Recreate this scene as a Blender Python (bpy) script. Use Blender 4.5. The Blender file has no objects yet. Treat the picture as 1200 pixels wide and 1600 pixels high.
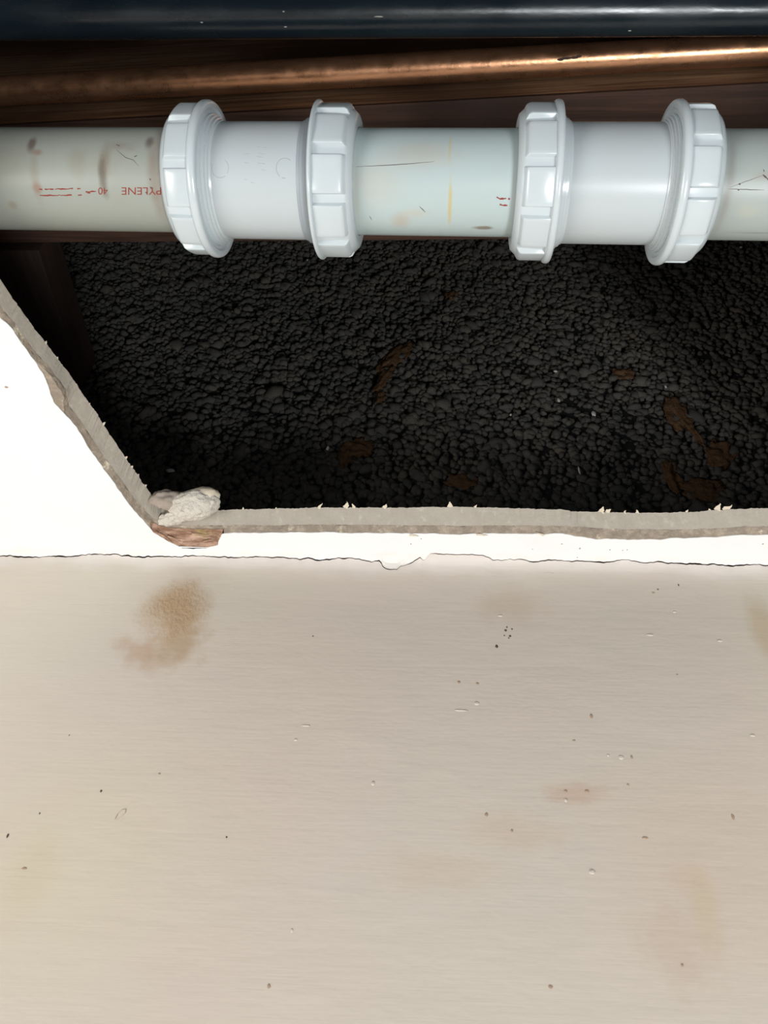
import bpy, bmesh, math, random
import numpy as np
from mathutils import Vector, Matrix, noise as mnoise
from mathutils.geometry import tessellate_polygon

random.seed(7)
rng = np.random.default_rng(7)
scene = bpy.context.scene
COL = scene.collection

# ------------------------------------------------------------------ camera
# X runs along the wall, Y points into the wall (wall face at y = 0), Z is up
# (underside of the ceiling at z = 0).  Units are metres.
F = 1200.0                      # focal length in pixels of a 1200 x 1600 frame
ELEV = math.radians(44.5)       # upward tilt of the lens
YAW_T = 0.0437                  # slight turn: the right end of the pipes is nearer
ROLL_R = 0.0133 - 0.063 * YAW_T
b_ = F / math.tan(ELEV)
a_ = ROLL_R * b_ + F * YAW_T
up_c = Vector((a_, b_, F)).normalized()          # world up in camera (right, up, forward)
x_c = Vector((1.0, -ROLL_R, -YAW_T))
x_c = (x_c - up_c * x_c.dot(up_c)).normalized()  # world X in camera
y_c = Vector((up_c.y * x_c.z - up_c.z * x_c.y,
              up_c.z * x_c.x - up_c.x * x_c.z,
              up_c.x * x_c.y - up_c.y * x_c.x))
if y_c.z < 0:
    y_c = -y_c                                   # world Y goes away from the viewer
R_ = Vector((x_c.x, y_c.x, up_c.x))
U_ = Vector((x_c.y, y_c.y, up_c.y))
W_ = Vector((x_c.z, y_c.z, up_c.z))
H_CAM = 0.29


def ray(px, py):
    return (R_ * ((px - 600.0) / F) + U_ * ((800.0 - py) / F) + W_)


_d = ray(600, 876)
_t = H_CAM / _d.z
CAM = Vector((-_d.x * _t, -_d.y * _t, -H_CAM))


def on_z(px, py, z):
    d = ray(px, py)
    return CAM + d * ((z - CAM.z) / d.z)


def on_y(px, py, y):
    d = ray(px, py)
    return CAM + d * ((y - CAM.y) / d.y)


def at_depth(px, py, dep):
    return CAM + ray(px, py) * dep


def proj(p):
    v = p - CAM
    k = v.dot(W_)
    return 600 + F * v.dot(R_) / k, 800 - F * v.dot(U_) / k


cam_data = bpy.data.cameras.new('camera')
cam_data.sensor_fit = 'VERTICAL'
cam_data.sensor_height = 32.0
cam_data.lens = 32.0 * F / 1600.0
cam_data.clip_start = 0.005
cam = bpy.data.objects.new('camera', cam_data)
COL.objects.link(cam)
rot = Matrix((R_, U_, -W_)).transposed()
cam.matrix_world = Matrix.Translation(CAM) @ rot.to_4x4()
scene.camera = cam

# ------------------------------------------------------------------ light
world = bpy.data.worlds.new('world')
scene.world = world
world.use_nodes = True
bg = world.node_tree.nodes['Background']
bg.inputs[0].default_value = (0.93, 0.97, 1.0, 1)
bg.inputs[1].default_value = 0.36


def area(name, loc, target, sx, sy, power, color):
    L = bpy.data.lights.new(name, 'AREA')
    L.shape = 'RECTANGLE'
    L.size = sx
    L.size_y = sy
    L.energy = power
    L.color = color
    o = bpy.data.objects.new(name, L)
    COL.objects.link(o)
    o.location = loc
    d = Vector(target) - Vector(loc)
    o.rotation_euler = d.to_track_quat('-Z', 'Y').to_euler()
    return o


area('low_floor_light', (0.78, -0.80, -2.0), (0, -0.15, 0), 0.55, 0.40, 33, (0.95, 0.98, 1.0))  # low source near the floor, set to match the highlights along the pipes
area('left_fill_light', (-1.6, -0.85, -1.35), (0, -0.1, 0), 0.7, 1.2, 27, (1.0, 0.98, 0.95))  # added fill that brightens the left side of the wall

scene.cycles.max_bounces = 6
scene.view_settings.view_transform = 'Standard'
scene.view_settings.look = 'None'
scene.view_settings.exposure = 0.0
scene.view_settings.gamma = 1.0
scene.view_settings.use_curve_mapping = False


# ------------------------------------------------------------------ helpers
def tag(o, label=None, cat=None, group=None, kind=None):
    if label:
        o['label'] = label
    if cat:
        o['category'] = cat
    if group:
        o['group'] = group
    if kind:
        o['kind'] = kind
    return o


def mesh_obj(name, verts, faces, mat, parent=None, smooth=True):
    me = bpy.data.meshes.new(name)
    me.from_pydata([tuple(v) for v in verts], [], faces)
    me.update()
    return link_mesh(name, me, mat, parent, smooth)


def link_mesh(name, me, mat, parent=None, smooth=True):
    if mat is not None and len(me.materials) == 0:
        me.materials.append(mat)
    if smooth:
        me.polygons.foreach_set('use_smooth', [True] * len(me.polygons))
    o = bpy.data.objects.new(name, me)
    COL.objects.link(o)
    if parent is not None:
        o.parent = parent
    return o


def bm_obj(name, bm, mat, parent=None, smooth=True):
    me = bpy.data.meshes.new(name)
    bm.to_mesh(me)
    bm.free()
    return link_mesh(name, me, mat, parent, smooth)


def sharp(o, deg=35):
    me = o.data
    bm = bmesh.new()
    bm.from_mesh(me)
    for e in bm.edges:
        if len(e.link_faces) == 2 and e.calc_face_angle(0) > math.radians(deg):
            e.smooth = False
    bm.to_mesh(me)
    bm.free()
    return o


def empty(name, loc=(0, 0, 0)):
    o = bpy.data.objects.new(name, None)
    o.empty_display_size = 0.02
    COL.objects.link(o)
    o.location = loc
    return o


def srgb(r, g, b):
    def f(c):
        c /= 255.0
        return c / 12.92 if c <= 0.04045 else ((c + 0.055) / 1.055) ** 2.4
    return (f(r), f(g), f(b), 1)


# ------------------------------------------------------------------ material kit
class NT:
    def __init__(self, name, rough=0.6, spec=0.4, metal=0.0):
        self.m = bpy.data.materials.new(name)
        self.m.use_nodes = True
        self.t = self.m.node_tree
        self.b = self.t.nodes['Principled BSDF']
        self.b.inputs['Roughness'].default_value = rough
        self.b.inputs['Specular IOR Level'].default_value = spec
        self.b.inputs['Metallic'].default_value = metal
        self.tc = self.t.nodes.new('ShaderNodeTexCoord').outputs['Object']

    def n(self, typ, **kw):
        nd = self.t.nodes.new('ShaderNode' + typ)
        for k, v in kw.items():
            setattr(nd, k, v)
        return nd

    def link(self, a, b):
        self.t.links.new(a, b)

    def put(self, sock, v):
        if hasattr(v, 'is_output'):
            self.link(v, sock)
        else:
            sock.default_value = v

    def math(self, op, a, b=0.0, clamp=False):
        nd = self.n('Math', operation=op, use_clamp=clamp)
        self.put(nd.inputs[0], a)
        self.put(nd.inputs[1], b)
        return nd.outputs[0]

    def mapv(self, scale=(1, 1, 1), loc=(0, 0, 0), rot=(0, 0, 0), vec=None):
        nd = self.n('Mapping')
        self.link(vec or self.tc, nd.inputs[0])
        nd.inputs['Location'].default_value = loc
        nd.inputs['Rotation'].default_value = rot
        nd.inputs['Scale'].default_value = scale
        return nd.outputs[0]

    def noise(self, scale, detail=4, rough=0.5, vec=None, dist=0.0):
        if vec is None:
            key = (scale, detail, rough, dist)
            if not hasattr(self, 'cache'):
                self.cache = {}
            if key not in self.cache:
                self.cache[key] = self.noise(scale, detail, rough, self.tc, dist)
            return self.cache[key]
        nd = self.n('TexNoise')
        self.link(vec or self.tc, nd.inputs['Vector'])
        nd.inputs['Scale'].default_value = scale
        nd.inputs['Detail'].default_value = detail
        nd.inputs['Roughness'].default_value = rough
        nd.inputs['Distortion'].default_value = dist
        return nd.outputs['Fac']

    def ramp(self, fac, lo, hi, a=0.0, b=1.0):
        nd = self.n('MapRange', interpolation_type='SMOOTHSTEP')
        self.link(fac, nd.inputs[0])
        nd.inputs[1].default_value = lo
        nd.inputs[2].default_value = hi
        nd.inputs[3].default_value = a
        nd.inputs[4].default_value = b
        return nd.outputs[0]

    def mix(self, fac, a, b, mode='MIX'):
        nd = self.n('Mix', data_type='RGBA', blend_type=mode)
        self.put(nd.inputs[0], fac)
        self.put(nd.inputs[6], a)
        self.put(nd.inputs[7], b)
        return nd.outputs[2]

    def blob(self, c, r, soft=0.6, warp=0.0, wscale=100.0, rot=(0, 0, 0)):
        """soft stain: 1 inside an ellipsoid, ragged edge by noise"""
        nd = self.n('Mapping', vector_type='TEXTURE')
        self.link(self.tc, nd.inputs[0])
        nd.inputs['Location'].default_value = c
        nd.inputs['Rotation'].default_value = rot
        nd.inputs['Scale'].default_value = r
        ln = self.n('VectorMath', operation='LENGTH')
        self.link(nd.outputs[0], ln.inputs[0])
        d = ln.outputs['Value']
        if warp:
            nz = self.noise(wscale, 5, 0.6)
            d = self.math('ADD', d, self.math('MULTIPLY', self.math('SUBTRACT', nz, 0.5), warp))
        return self.ramp(d, 1.0 - soft, 1.0 + 0.3 * soft, 1.0, 0.0)

    def bump(self, h, strength, dist):
        nd = self.n('Bump')
        nd.inputs['Strength'].default_value = strength
        nd.inputs['Distance'].default_value = dist
        self.link(h, nd.inputs['Height'])
        prev = self.b.inputs['Normal']
        if prev.is_linked:
            self.link(prev.links[0].from_socket, nd.inputs['Normal'])
        self.link(nd.outputs[0], prev)

    def color(self, c):
        self.put(self.b.inputs['Base Color'], c)
        return self.m


def plain(name, col, rough=0.6, spec=0.4, metal=0.0):
    k = NT(name, rough, spec, metal)
    return k.color(col)


# ---- wall paint
def make_wall_paint():
    k = NT('wall_paint', 0.55, 0.35)
    base = (0.625, 0.560, 0.480, 1)
    big = k.ramp(k.noise(5.0, 3, 0.5, k.mapv((1, 1, 1))), 0.35, 0.68)
    c = k.mix(big, base, (0.635, 0.545, 0.470, 1))
    yel = k.ramp(k.noise(4.0, 3, 0.5, k.mapv((1, 1, 1), (3.1, 0, 1.7))), 0.45, 0.72)
    c = k.mix(k.math('MULTIPLY', yel, 0.55), c, (0.645, 0.595, 0.475, 1))
    grey = k.ramp(k.noise(9.0, 4, 0.6, k.mapv((0.6, 1, 1.2), (7.1, 0, 2.7))), 0.5, 0.75)
    c = k.mix(k.math('MULTIPLY', grey, 0.35), c, (0.575, 0.535, 0.475, 1))
    # roller/brush streaks
    st = k.noise(1.0, 4, 0.6, k.mapv((14, 14, 420)))
    st2 = k.noise(1.0, 3, 0.6, k.mapv((26, 26, 260), (2, 0, 5), (0, 0.16, 0)))
    c = k.mix(k.math('MULTIPLY', k.ramp(st, 0.45, 0.8), 0.10), c, (0.53, 0.47, 0.41, 1))
    # white ceiling paint cut in over the top few millimetres
    sep = k.n('SeparateXYZ')
    k.link(k.tc, sep.inputs[0])
    wav = k.noise(28.0, 4, 0.6, k.mapv((1, 1, 2)))
    zz = k.math('ADD', sep.outputs[2], k.math('MULTIPLY', k.math('SUBTRACT', wav, 0.5), 0.022))
    cut = k.ramp(zz, -0.013, -0.001)
    c = k.mix(k.math('MULTIPLY', cut, 0.55), c, (0.72, 0.66, 0.63, 1))

    def stain(px, py, wx, wz, col, amt, soft=0.7, warp=0.9, ws=70.0, rot=0.0):
        nonlocal c
        p = on_y(px, py, 0)
        m_ = k.blob((p.x, 0, p.z), (wx, 0.05, wz), soft, warp, ws, (0, rot, 0))
        c = k.mix(k.math('MULTIPLY', m_, amt), c, col)
        return m_
    m1 = stain(275, 950, 0.021, 0.022, srgb(176, 146, 110), 0.9, 0.8, 1.0, 60)
    stain(277, 1003, 0.017, 0.017, srgb(178, 150, 118), 0.75, 0.8, 1.8, 90)
    stain(222, 1022, 0.020, 0.009, srgb(186, 156, 130), 0.65, 0.8, 1.8, 110, 0.5)
    stain(1198, 985, 0.010, 0.026, srgb(190, 170, 138), 0.65)
    stain(1102, 1418, 0.007, 0.020, srgb(198, 184, 148), 0.55, 0.8, 0.8)
    stain(1075, 1372, 0.012, 0.008, srgb(200, 180, 150), 0.4)
    stain(1060, 1480, 0.018, 0.018, srgb(196, 172, 150), 0.4, 0.8, 1.8, 120)
    stain(900, 1240, 0.016, 0.006, srgb(196, 168, 146), 0.6, 0.8, 1.5, 120)
    stain(800, 945, 0.022, 0.014, srgb(190, 168, 146), 0.4, 0.9, 1.4, 80)
    stain(800, 1300, 0.025, 0.010, srgb(204, 180, 160), 0.4, 0.8, 1.5, 90)
    stain(690, 1360, 0.034, 0.010, srgb(206, 184, 164), 0.35, 0.8, 1.5, 90)
    stain(120, 1330, 0.08, 0.06, srgb(212, 203, 172), 0.4, 0.9, 0.8, 20)
    stain(1140, 1340, 0.07, 0.05, srgb(206, 186, 168), 0.4, 0.9, 0.8, 20)
    stain(45, 1370, 0.014, 0.02, srgb(204, 188, 160), 0.4, 0.9, 1.0, 60)
    k.bump(st, 0.11, 0.0009)
    k.bump(st2, 0.12, 0.0009)
    k.bump(k.noise(38.0, 4, 0.6, k.mapv((0.5, 1, 1))), 0.25, 0.003)
    blist = k.math('MULTIPLY', k.noise(520.0, 3, 0.5, k.mapv((1, 1, 0.7), (0, 0, 0), (0, 0.5, 0))), m1)
    k.bump(blist, 0.8, 0.0012)
    return k.color(c)


def make_ceiling_paint():
    k = NT('ceiling_paint', 0.5, 0.35)
    c = k.mix(k.ramp(k.noise(16, 4, 0.6), 0.45, 0.8), (0.81, 0.805, 0.79, 1), (0.79, 0.775, 0.755, 1))
    sep = k.n('SeparateXYZ')
    k.link(k.tc, sep.inputs[0])
    yy = k.math('ADD', sep.outputs[1], k.math('MULTIPLY', k.math('SUBTRACT', k.noise(45, 5, 0.65), 0.5), 0.02))
    c = k.mix(k.math('MULTIPLY', k.ramp(yy, -0.009, 0.0), 0.4), c, (0.74, 0.64, 0.54, 1))
    k.bump(k.noise(60, 4, 0.6), 0.2, 0.002)
    return k.color(c)


def make_gypsum():
    k = NT('gypsum_core', 0.95, 0.1)
    c = k.mix(k.noise(140, 5, 0.65), (0.345, 0.305, 0.25, 1), (0.44, 0.40, 0.34, 1))
    st = k.ramp(k.noise(1.0, 4, 0.6, k.mapv((220, 220, 60), (0, 0, 0), (0, 0.6, 0))), 0.55, 0.75)
    c = k.mix(k.math('MULTIPLY', st, 0.5), c, (0.56, 0.52, 0.46, 1))
    k.bump(k.noise(420, 5, 0.65), 0.6, 0.0008)
    return k.color(c)


def make_skim():
    k = NT('skim_plaster', 0.95, 0.1)
    c = k.mix(k.ramp(k.noise(160, 5, 0.7), 0.4, 0.7), (0.29, 0.24, 0.19, 1), (0.44, 0.36, 0.28, 1))
    c = k.mix(k.ramp(k.noise(60, 4, 0.7, k.mapv((1, 1, 1), (4, 2, 0))), 0.58, 0.7), c, (0.70, 0.62, 0.48, 1))
    k.bump(k.noise(500, 5, 0.7), 0.9, 0.0012)
    return k.color(c)


def make_torn():
    k = NT('torn_paper', 0.9, 0.15)
    f = k.noise(1.0, 5, 0.65, k.mapv((90, 320, 320), (0, 0, 0), (0, 0, 0.35)))
    c = k.mix(k.ramp(f, 0.35, 0.7), (0.22, 0.12, 0.075, 1), (0.52, 0.35, 0.26, 1))
    c = k.mix(k.ramp(k.noise(130, 4, 0.6, k.mapv((1, 1, 1), (9, 1, 0))), 0.56, 0.68), c, (0.36, 0.28, 0.12, 1))
    k.bump(f, 0.9, 0.0012)
    return k.color(c)


def make_filler():
    k = NT('white_filler', 0.95, 0.15)
    cr = k.n('TexVoronoi', feature='DISTANCE_TO_EDGE')
    k.link(k.mapv((1, 1, 1)), cr.inputs['Vector'])
    cr.inputs['Scale'].default_value = 260
    line = k.ramp(cr.outputs['Distance'], 0.0, 0.045, 1.0, 0.0)
    pick = k.ramp(k.noise(110, 3, 0.6), 0.42, 0.55)
    c = k.mix(k.noise(150, 5, 0.6), (0.60, 0.54, 0.46, 1), (0.74, 0.69, 0.61, 1))
    c = k.mix(k.math('MULTIPLY', k.math('MULTIPLY', line, pick), 0.85), c, (0.36, 0.31, 0.27, 1))
    k.bump(k.noise(380, 5, 0.65), 1.0, 0.002)
    return k.color(c)


def make_block():
    k = NT('clinker_block', 0.9, 0.25)
    at = k.n('Attribute', attribute_name='tone')
    rp = k.n('ValToRGB')
    k.link(at.outputs['Fac'], rp.inputs[0])
    e = rp.color_ramp.elements
    e[0].position = 0.0
    e[0].color = (0.021, 0.021, 0.022, 1)
    e[1].position = 1.0
    e[1].color = (0.070, 0.058, 0.042, 1)
    for p_, cc in ((0.35, (0.042, 0.041, 0.038, 1)), (0.65, (0.061, 0.057, 0.049, 1)), (0.9, (0.076, 0.065, 0.048, 1))):
        x = e.new(p_)
        x.color = cc
    c = k.mix(k.noise(700, 4, 0.6), rp.outputs[0], (0.042, 0.039, 0.034, 1), 'MIX')
    k.bump(k.noise(900, 4, 0.65), 0.7, 0.0009)
    return k.color(c)


def make_wood(name, dark, light, axis=0, rough=0.75):
    k = NT(name, rough, 0.3)
    s = [260, 260, 260]
    s[axis] = 9
    g = k.noise(1.0, 5, 0.6, k.mapv(tuple(s)), 0.6)
    c = k.mix(k.ramp(g, 0.3, 0.72), dark, light)
    c = k.mix(k.ramp(k.noise(7, 3, 0.5), 0.4, 0.7), c, tuple(0.6 * v for v in dark[:3]) + (1,))
    k.bump(g, 0.5, 0.0012)
    return k.color(c)


def make_pvc(name, base, rough, stains=(), grime=0.15, gcol=(0.30, 0.25, 0.19, 1)):
    k = NT(name, rough, 0.5)
    k.b.inputs['Subsurface Weight'].default_value = 0.0
    c = k.mix(k.math('MULTIPLY', k.ramp(k.noise(34, 5, 0.65), 0.48, 0.8), grime), base, gcol)
    for (x, ph, rx, rr, R, col, amt, soft, warp, ws) in stains:
        p = (x, -R * math.sin(ph), R * math.cos(ph))
        m_ = k.blob(p, (rx, rr, rr), soft, warp, ws)
        c = k.mix(k.math('MULTIPLY', m_, amt), c, col)
    k.bump(k.noise(90, 4, 0.5, k.mapv((0.4, 1, 1))), 0.06, 0.0015)
    return k.color(c)


M_wall = make_wall_paint()
M_ceil = make_ceiling_paint()
M_gyp = make_gypsum()
M_skim = make_skim()
M_torn = make_torn()
M_crack = plain('crack_shade_plaster', (0.24, 0.16, 0.12, 1), 0.95, 0.05)  # bare plaster coloured darker so the crack slot reads as shade
M_fill = make_filler()
M_block = make_block()
M_joist = make_wood('joist_wood', (0.12, 0.056, 0.026, 1), (0.31, 0.170, 0.088, 1))
M_shade_liner = make_wood('shade_wood', (0.034, 0.016, 0.010, 1), (0.085, 0.042, 0.026, 1))  # darker joist wood, shade put into the underside colour
M_trim_wood = make_wood('trimmer_wood', (0.022, 0.012, 0.009, 1), (0.05, 0.027, 0.018, 1), 1)
M_board = make_wood('floorboard_wood', (0.08, 0.045, 0.025, 1), (0.18, 0.105, 0.06, 1), 1)
k_ = NT('rust_mortar', 0.95, 0.1)
k_.bump(k_.noise(500, 5, 0.65), 0.8, 0.0015)
M_mortar = k_.color(k_.mix(k_.noise(180, 4, 0.6), (0.042, 0.025, 0.014, 1), (0.095, 0.050, 0.024, 1)))
M_fleck = plain('pale_fleck', (0.34, 0.33, 0.31, 1), 0.9, 0.2)
M_speck = plain('dark_speck', (0.10, 0.075, 0.06, 1), 0.9, 0.2)
M_speckb = plain('brown_speck', (0.40, 0.29, 0.21, 1), 0.9, 0.2)
M_shred = plain('paper_shred', (0.62, 0.54, 0.42, 1), 0.95, 0.1)
M_red = plain('red_ink', (0.24, 0.040, 0.028, 1), 0.6, 0.3)
M_hair = plain('dark_scratch', (0.11, 0.09, 0.08, 1), 0.8, 0.2)
M_mould = plain('mould_mark', (0.40, 0.42, 0.43, 1), 0.5, 0.4)


# ------------------------------------------------------------------ corner profile between ceiling and wall
FR = 0.004                                        # fillet radius


def prof(s):
    """s < 0: along the ceiling, s > 0: down the wall; rounded internal corner.
    returns (y, z, ny, nz) with n pointing into the solid"""
    q = FR * math.pi / 4
    if s <= -q:
        return (s + q - FR, 0.0, 0.0, 1.0)
    if s >= q:
        return (0.0, -(s - q) - FR, 1.0, 0.0)
    a = (s + q) / FR
    return (-FR + FR * math.sin(a), -FR + FR * math.cos(a), math.sin(a), math.cos(a))


def s_from_px(px, py):
    lo, hi = -0.03, 0.03
    # search s whose projection (at the x of this pixel) falls on py
    for _ in range(40):
        mid = 0.5 * (lo + hi)
        y, z, _a, _b = prof(mid)
        d = ray(px, py)
        # x from the ray met at that y
        x = CAM.x + d.x * ((y - CAM.y) / d.y)
        if proj(Vector((x, y, z)))[1] < py:
            lo = mid
        else:
            hi = mid
    return x, 0.5 * (lo + hi)


CRACK_PX = [(-40, 868, 1), (0, 868, 1), (30, 869.5, 1), (60, 870, 1), (85, 869, 1), (110, 869.5, 1), (140, 867, .9), (165, 866, 1),
            (180, 865, 1), (190, 868, 1), (207, 870, 1.3), (240, 869.5, 1), (270, 870.5, 1), (300, 869, 1), (330, 870, 1), (365, 871, 1), (400, 870, 1),
            (425, 871, .9), (440, 871, 1), (470, 873, 1), (482, 872, 1), (500, 875.5, 1), (525, 873, 1), (545, 871.5, 1), (560, 874, 1),
            (580, 878, 1), (592, 876, 1.1), (596, 881, 1.2), (598, 886, 1.3), (604, 889.5, 1.3), (620, 890.5, 1.3), (626, 886, 1.1),
            (640, 882, 1), (650, 875, 1), (656, 870.5, .9), (661, 875, .4), (665, 874, 0.05), (671, 866, 0.05), (674, 864.5, .8), (690, 865, 1.1),
            (715, 866.5, 1.1), (740, 866.5, 1.2), (756, 867.5, 1.2), (763, 871, 1), (770, 875, .8), (785, 876, .6), (800, 873.5, .4), (815, 874, .5),
            (835, 878, .8), (850, 876, .8), (868, 874, .9), (890, 877, .8), (915, 876, .9), (935, 878, 1), (960, 877, 1), (972, 874, 1), (985, 876, 1),
            (1005, 879, 1.2), (1020, 880, 1.2), (1028, 877, 1.2), (1040, 880, 1.2), (1070, 881, 1.3), (1110, 881.5, 1.3), (1142, 884, 1.3),
            (1160, 882, 1.1), (1180, 883, 1.1), (1200, 883, 1.1), (1240, 884, 1.1)]
_ck = [s_from_px(p[0], p[1]) + (p[2],) for p in CRACK_PX]
_cx = np.array([c[0] for c in _ck])
_cs = np.array([c[1] for c in _ck])
_cw = np.array([c[2] for c in _ck])
XS = np.concatenate([np.linspace(-1.8, -0.3, 30)[:-1], np.linspace(-0.3, 0.3, 901), np.linspace(0.3, 1.8, 30)[1:]])


def smooth_rand(x, f, seed):
    return mnoise.noise(Vector((x * f, seed * 7.31, 0.5)))


def crack_s(x):
    return float(np.interp(x, _cx, _cs)) + 0.00055 * smooth_rand(x, 420, 3) + 0.0005 * smooth_rand(x, 130, 4)


def crack_w(x):
    return 0.00068 * float(np.interp(x, _cx, _cw)) * (0.85 + 0.6 * smooth_rand(x, 260, 5))


# ---- plastered wall below the crack, up to the floor
def build_wall():
    rows_t = [0, 0.1, 0.25, 0.45, 0.7, 1.0]
    S_END = 0.03
    verts, faces = [], []
    n = len(XS)
    for x in XS:
        sc_ = crack_s(x) + crack_w(x) * 0.5
        y, z, ny, nz = prof(sc_)
        verts.append((x, y + ny * 0.004, z + nz * 0.004))
        for t in rows_t:
            s = sc_ + (S_END - sc_) * t
            y, z, ny, nz = prof(s)
            lump = 0.0007 * (1 - t) * smooth_rand(x, 60, 8 + t)
            verts.append((x, y + ny * lump, z + nz * lump))
        verts.append((x, 0, -0.35))
        verts.append((x, 0, -2.35))
    m = len(rows_t) + 3
    slot_v = []
    for x in XS:
        y, z, ny, nz = prof(crack_s(x) + crack_w(x) * 0.5)
        slot_v += [(x, y, z), (x, y + ny * 0.010, z + nz * 0.010)]
    slot_f = [(2 * i, 2 * i + 1, 2 * i + 3, 2 * i + 2) for i in range(n - 1)]
    for i in range(n - 1):
        for j in range(1, m - 1):
            a = i * m + j
            faces.append((a, a + 1, a + m + 1, a + m))
    o = mesh_obj('wall_back', verts, faces, M_wall)
    mesh_obj('crack_face', slot_v, slot_f, M_crack, o)
    tag(o, 'cream painted plaster wall below the ceiling crack, with brown damp stain', 'wall', kind='structure')
    return o


wall = build_wall()

# ------------------------------------------------------------------ ceiling with the cut hole
T_BOARD = 0.0092
Z_PAINT = 0.0004
Z_SKIM = 0.0029
OUT = [  # (paint edge px, board back edge px)
    (0, 495, 18, 463), (20, 517, 37, 490), (50, 560, 66, 529), (68, 585, 87, 556), (76, 606, 100, 573), (84, 628, 113, 591),
    (100, 647, 122, 604), (118, 667, 136, 625), (135, 695, 152, 648), (150, 716, 166, 670), (165, 737, 181, 693),
    (190, 770, 204, 727), (205, 792, 220, 750), (225, 815, 236, 772), (240, 832, 246, 788), (262, 846, 252, 795), (285, 857, 262, 797),
    (302, 858, 276, 797), (320, 857, 300, 797), (340, 852, 328, 797), (347, 834, 350, 797), (365, 832, 367, 796), (420, 833, 421, 795),
    (500, 832, 500, 793), (560, 833, 560, 793), (600, 833, 600, 793), (640, 834, 640, 793), (680, 834, 680, 792), (720, 836, 719, 792),
    (760, 834, 759, 793), (800, 834, 798, 794), (850, 834, 847, 795), (880, 834, 876, 796), (900, 838, 896, 799), (930, 842, 926, 800),
    (980, 844, 975, 801), (1030, 843, 1024, 801), (1080, 841, 1073, 800), (1130, 838, 1122, 797), (1165, 836, 1156, 795), (1200, 836, 1190, 794)]
SKIM_FIX = {(225, 815): (226, 813), (240, 832): (238, 822), (262, 846): (250, 827), (285, 857): (265, 830), (302, 858): (285, 831), (320, 857): (304, 832),
            (340, 852): (328, 832), (347, 834): (348, 832), (68, 585): (74, 583), (76, 606): (88, 602), (84, 628): (99, 618),
            (900, 838): (899, 834), (930, 842): (929, 837), (980, 844): (979, 839), (1030, 843): (1029, 839)}


def densify(ctrl, step=0.0011):
    """ctrl: list of tuples of 2-D points (several outlines in step); resample alike"""
    out = []
    for i in range(len(ctrl) - 1):
        A, B = ctrl[i], ctrl[i + 1]
        L = max((B[0] - A[0]).length, 1e-6)
        st = step if L < 0.1 else 0.02
        k = max(1, int(L / st))
        for j in range(k):
            t = j / k
            out.append(tuple(a.lerp(b, t) for a, b in zip(A, B)))
    out.append(ctrl[-1])
    return out


ctrl = []
for (ax, ay, bx, by) in OUT:
    p0 = on_z(ax, ay, 0.0).to_2d()
    q = SKIM_FIX.get((ax, ay))
    if q is None:
        p1 = on_z(ax, ay, 0.0).to_2d()
    else:
        p1 = on_z(q[0], q[1], 0.0).to_2d()
    p2 = on_z(bx, by, T_BOARD).to_2d()
    ctrl.append((p0, p1, p2))
dl = (ctrl[0][0] - ctrl[7][0]).normalized()
_k = (CAM.y + 0.03 - ctrl[0][0].y) / dl.y
first = tuple(p + dl * _k for p in ctrl[0])
X_RIGHT = 0.27
last = tuple(Vector((X_RIGHT, p.y + 0.001)) for p in ctrl[-1])
ctrl = [first] + ctrl + [last]
ring = densify(ctrl)
NV = len(ring)
fx, fy = ring[0][0]
FRONT_Y = fy


def jit(p, i, f, a, sd):
    v = Vector((p.x * f, p.y * f, sd))
    return Vector((p.x + a * mnoise.noise(v), p.y + a * mnoise.noise(v + Vector((9.1, 4.7, 2.2)))))


paint_e = [jit(jit(r[0], i, 300, 0.0005, 1.0), i, 90, 0.0007, 5.0) for i, r in enumerate(ring)]
skim_e = [jit(r[1], i, 380, 0.0006, 2.0) for i, r in enumerate(ring)]
mid_e = [r[1].lerp(r[2], Z_SKIM / T_BOARD) for r in ring]
core_lo = [jit(p, i, 240, 0.0003, 3.0) for i, p in enumerate(mid_e)]
core_hi = [jit(jit(r[2], i, 700, 0.0005, 4.0), i, 200, 0.0004, 6.0) for i, r in enumerate(ring)]
# the room-side corners of the opening (out of the frame)
CORN = [Vector((X_RIGHT, FRONT_Y)), ]
Y_STRIP = -0.009


def flat_with_hole(edge, z, y_back, flip):
    outer = [Vector((-1.8, -1.9, 0)), Vector((1.8, -1.9, 0))] + [Vector((x, y_back, 0)) for x in XS[::-1]]
    hole = [Vector((p.x, p.y, 0)) for p in edge] + [Vector((c.x, c.y, 0)) for c in CORN]
    tris = tessellate_polygon([outer, hole])
    pts = outer + hole
    V = [(p.x, p.y, z) for p in pts]
    Fc = []
    for t in tris:
        a, b, c = (pts[i] for i in t)
        up = (b - a).cross(c - a).z > 0
        Fc.append(tuple(t) if up == flip else tuple(reversed(t)))
    return V, Fc


def band(rows, closed=True):
    """rows: list of lists of 3-D points; quads between them"""
    V, Fc = [], []
    n = len(rows[0])
    for r in rows:
        V += [tuple(p) for p in r]
    for j in range(len(rows) - 1):
        rng_ = range(n if closed else n - 1)
        for i in rng_:
            a = j * n + i
            b = j * n + (i + 1) % n
            Fc.append((a, b, b + n, a + n))
    return V, Fc


def with_c(edge, z):
    return [Vector((p.x, p.y, z)) for p in edge] + [Vector((c.x, c.y, z)) for c in CORN]


def join(parts):
    V, Fc = [], []
    for v, f in parts:
        k = len(V)
        V += list(v)
        Fc += [tuple(i + k for i in q) for q in f]
    return V, Fc


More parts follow.
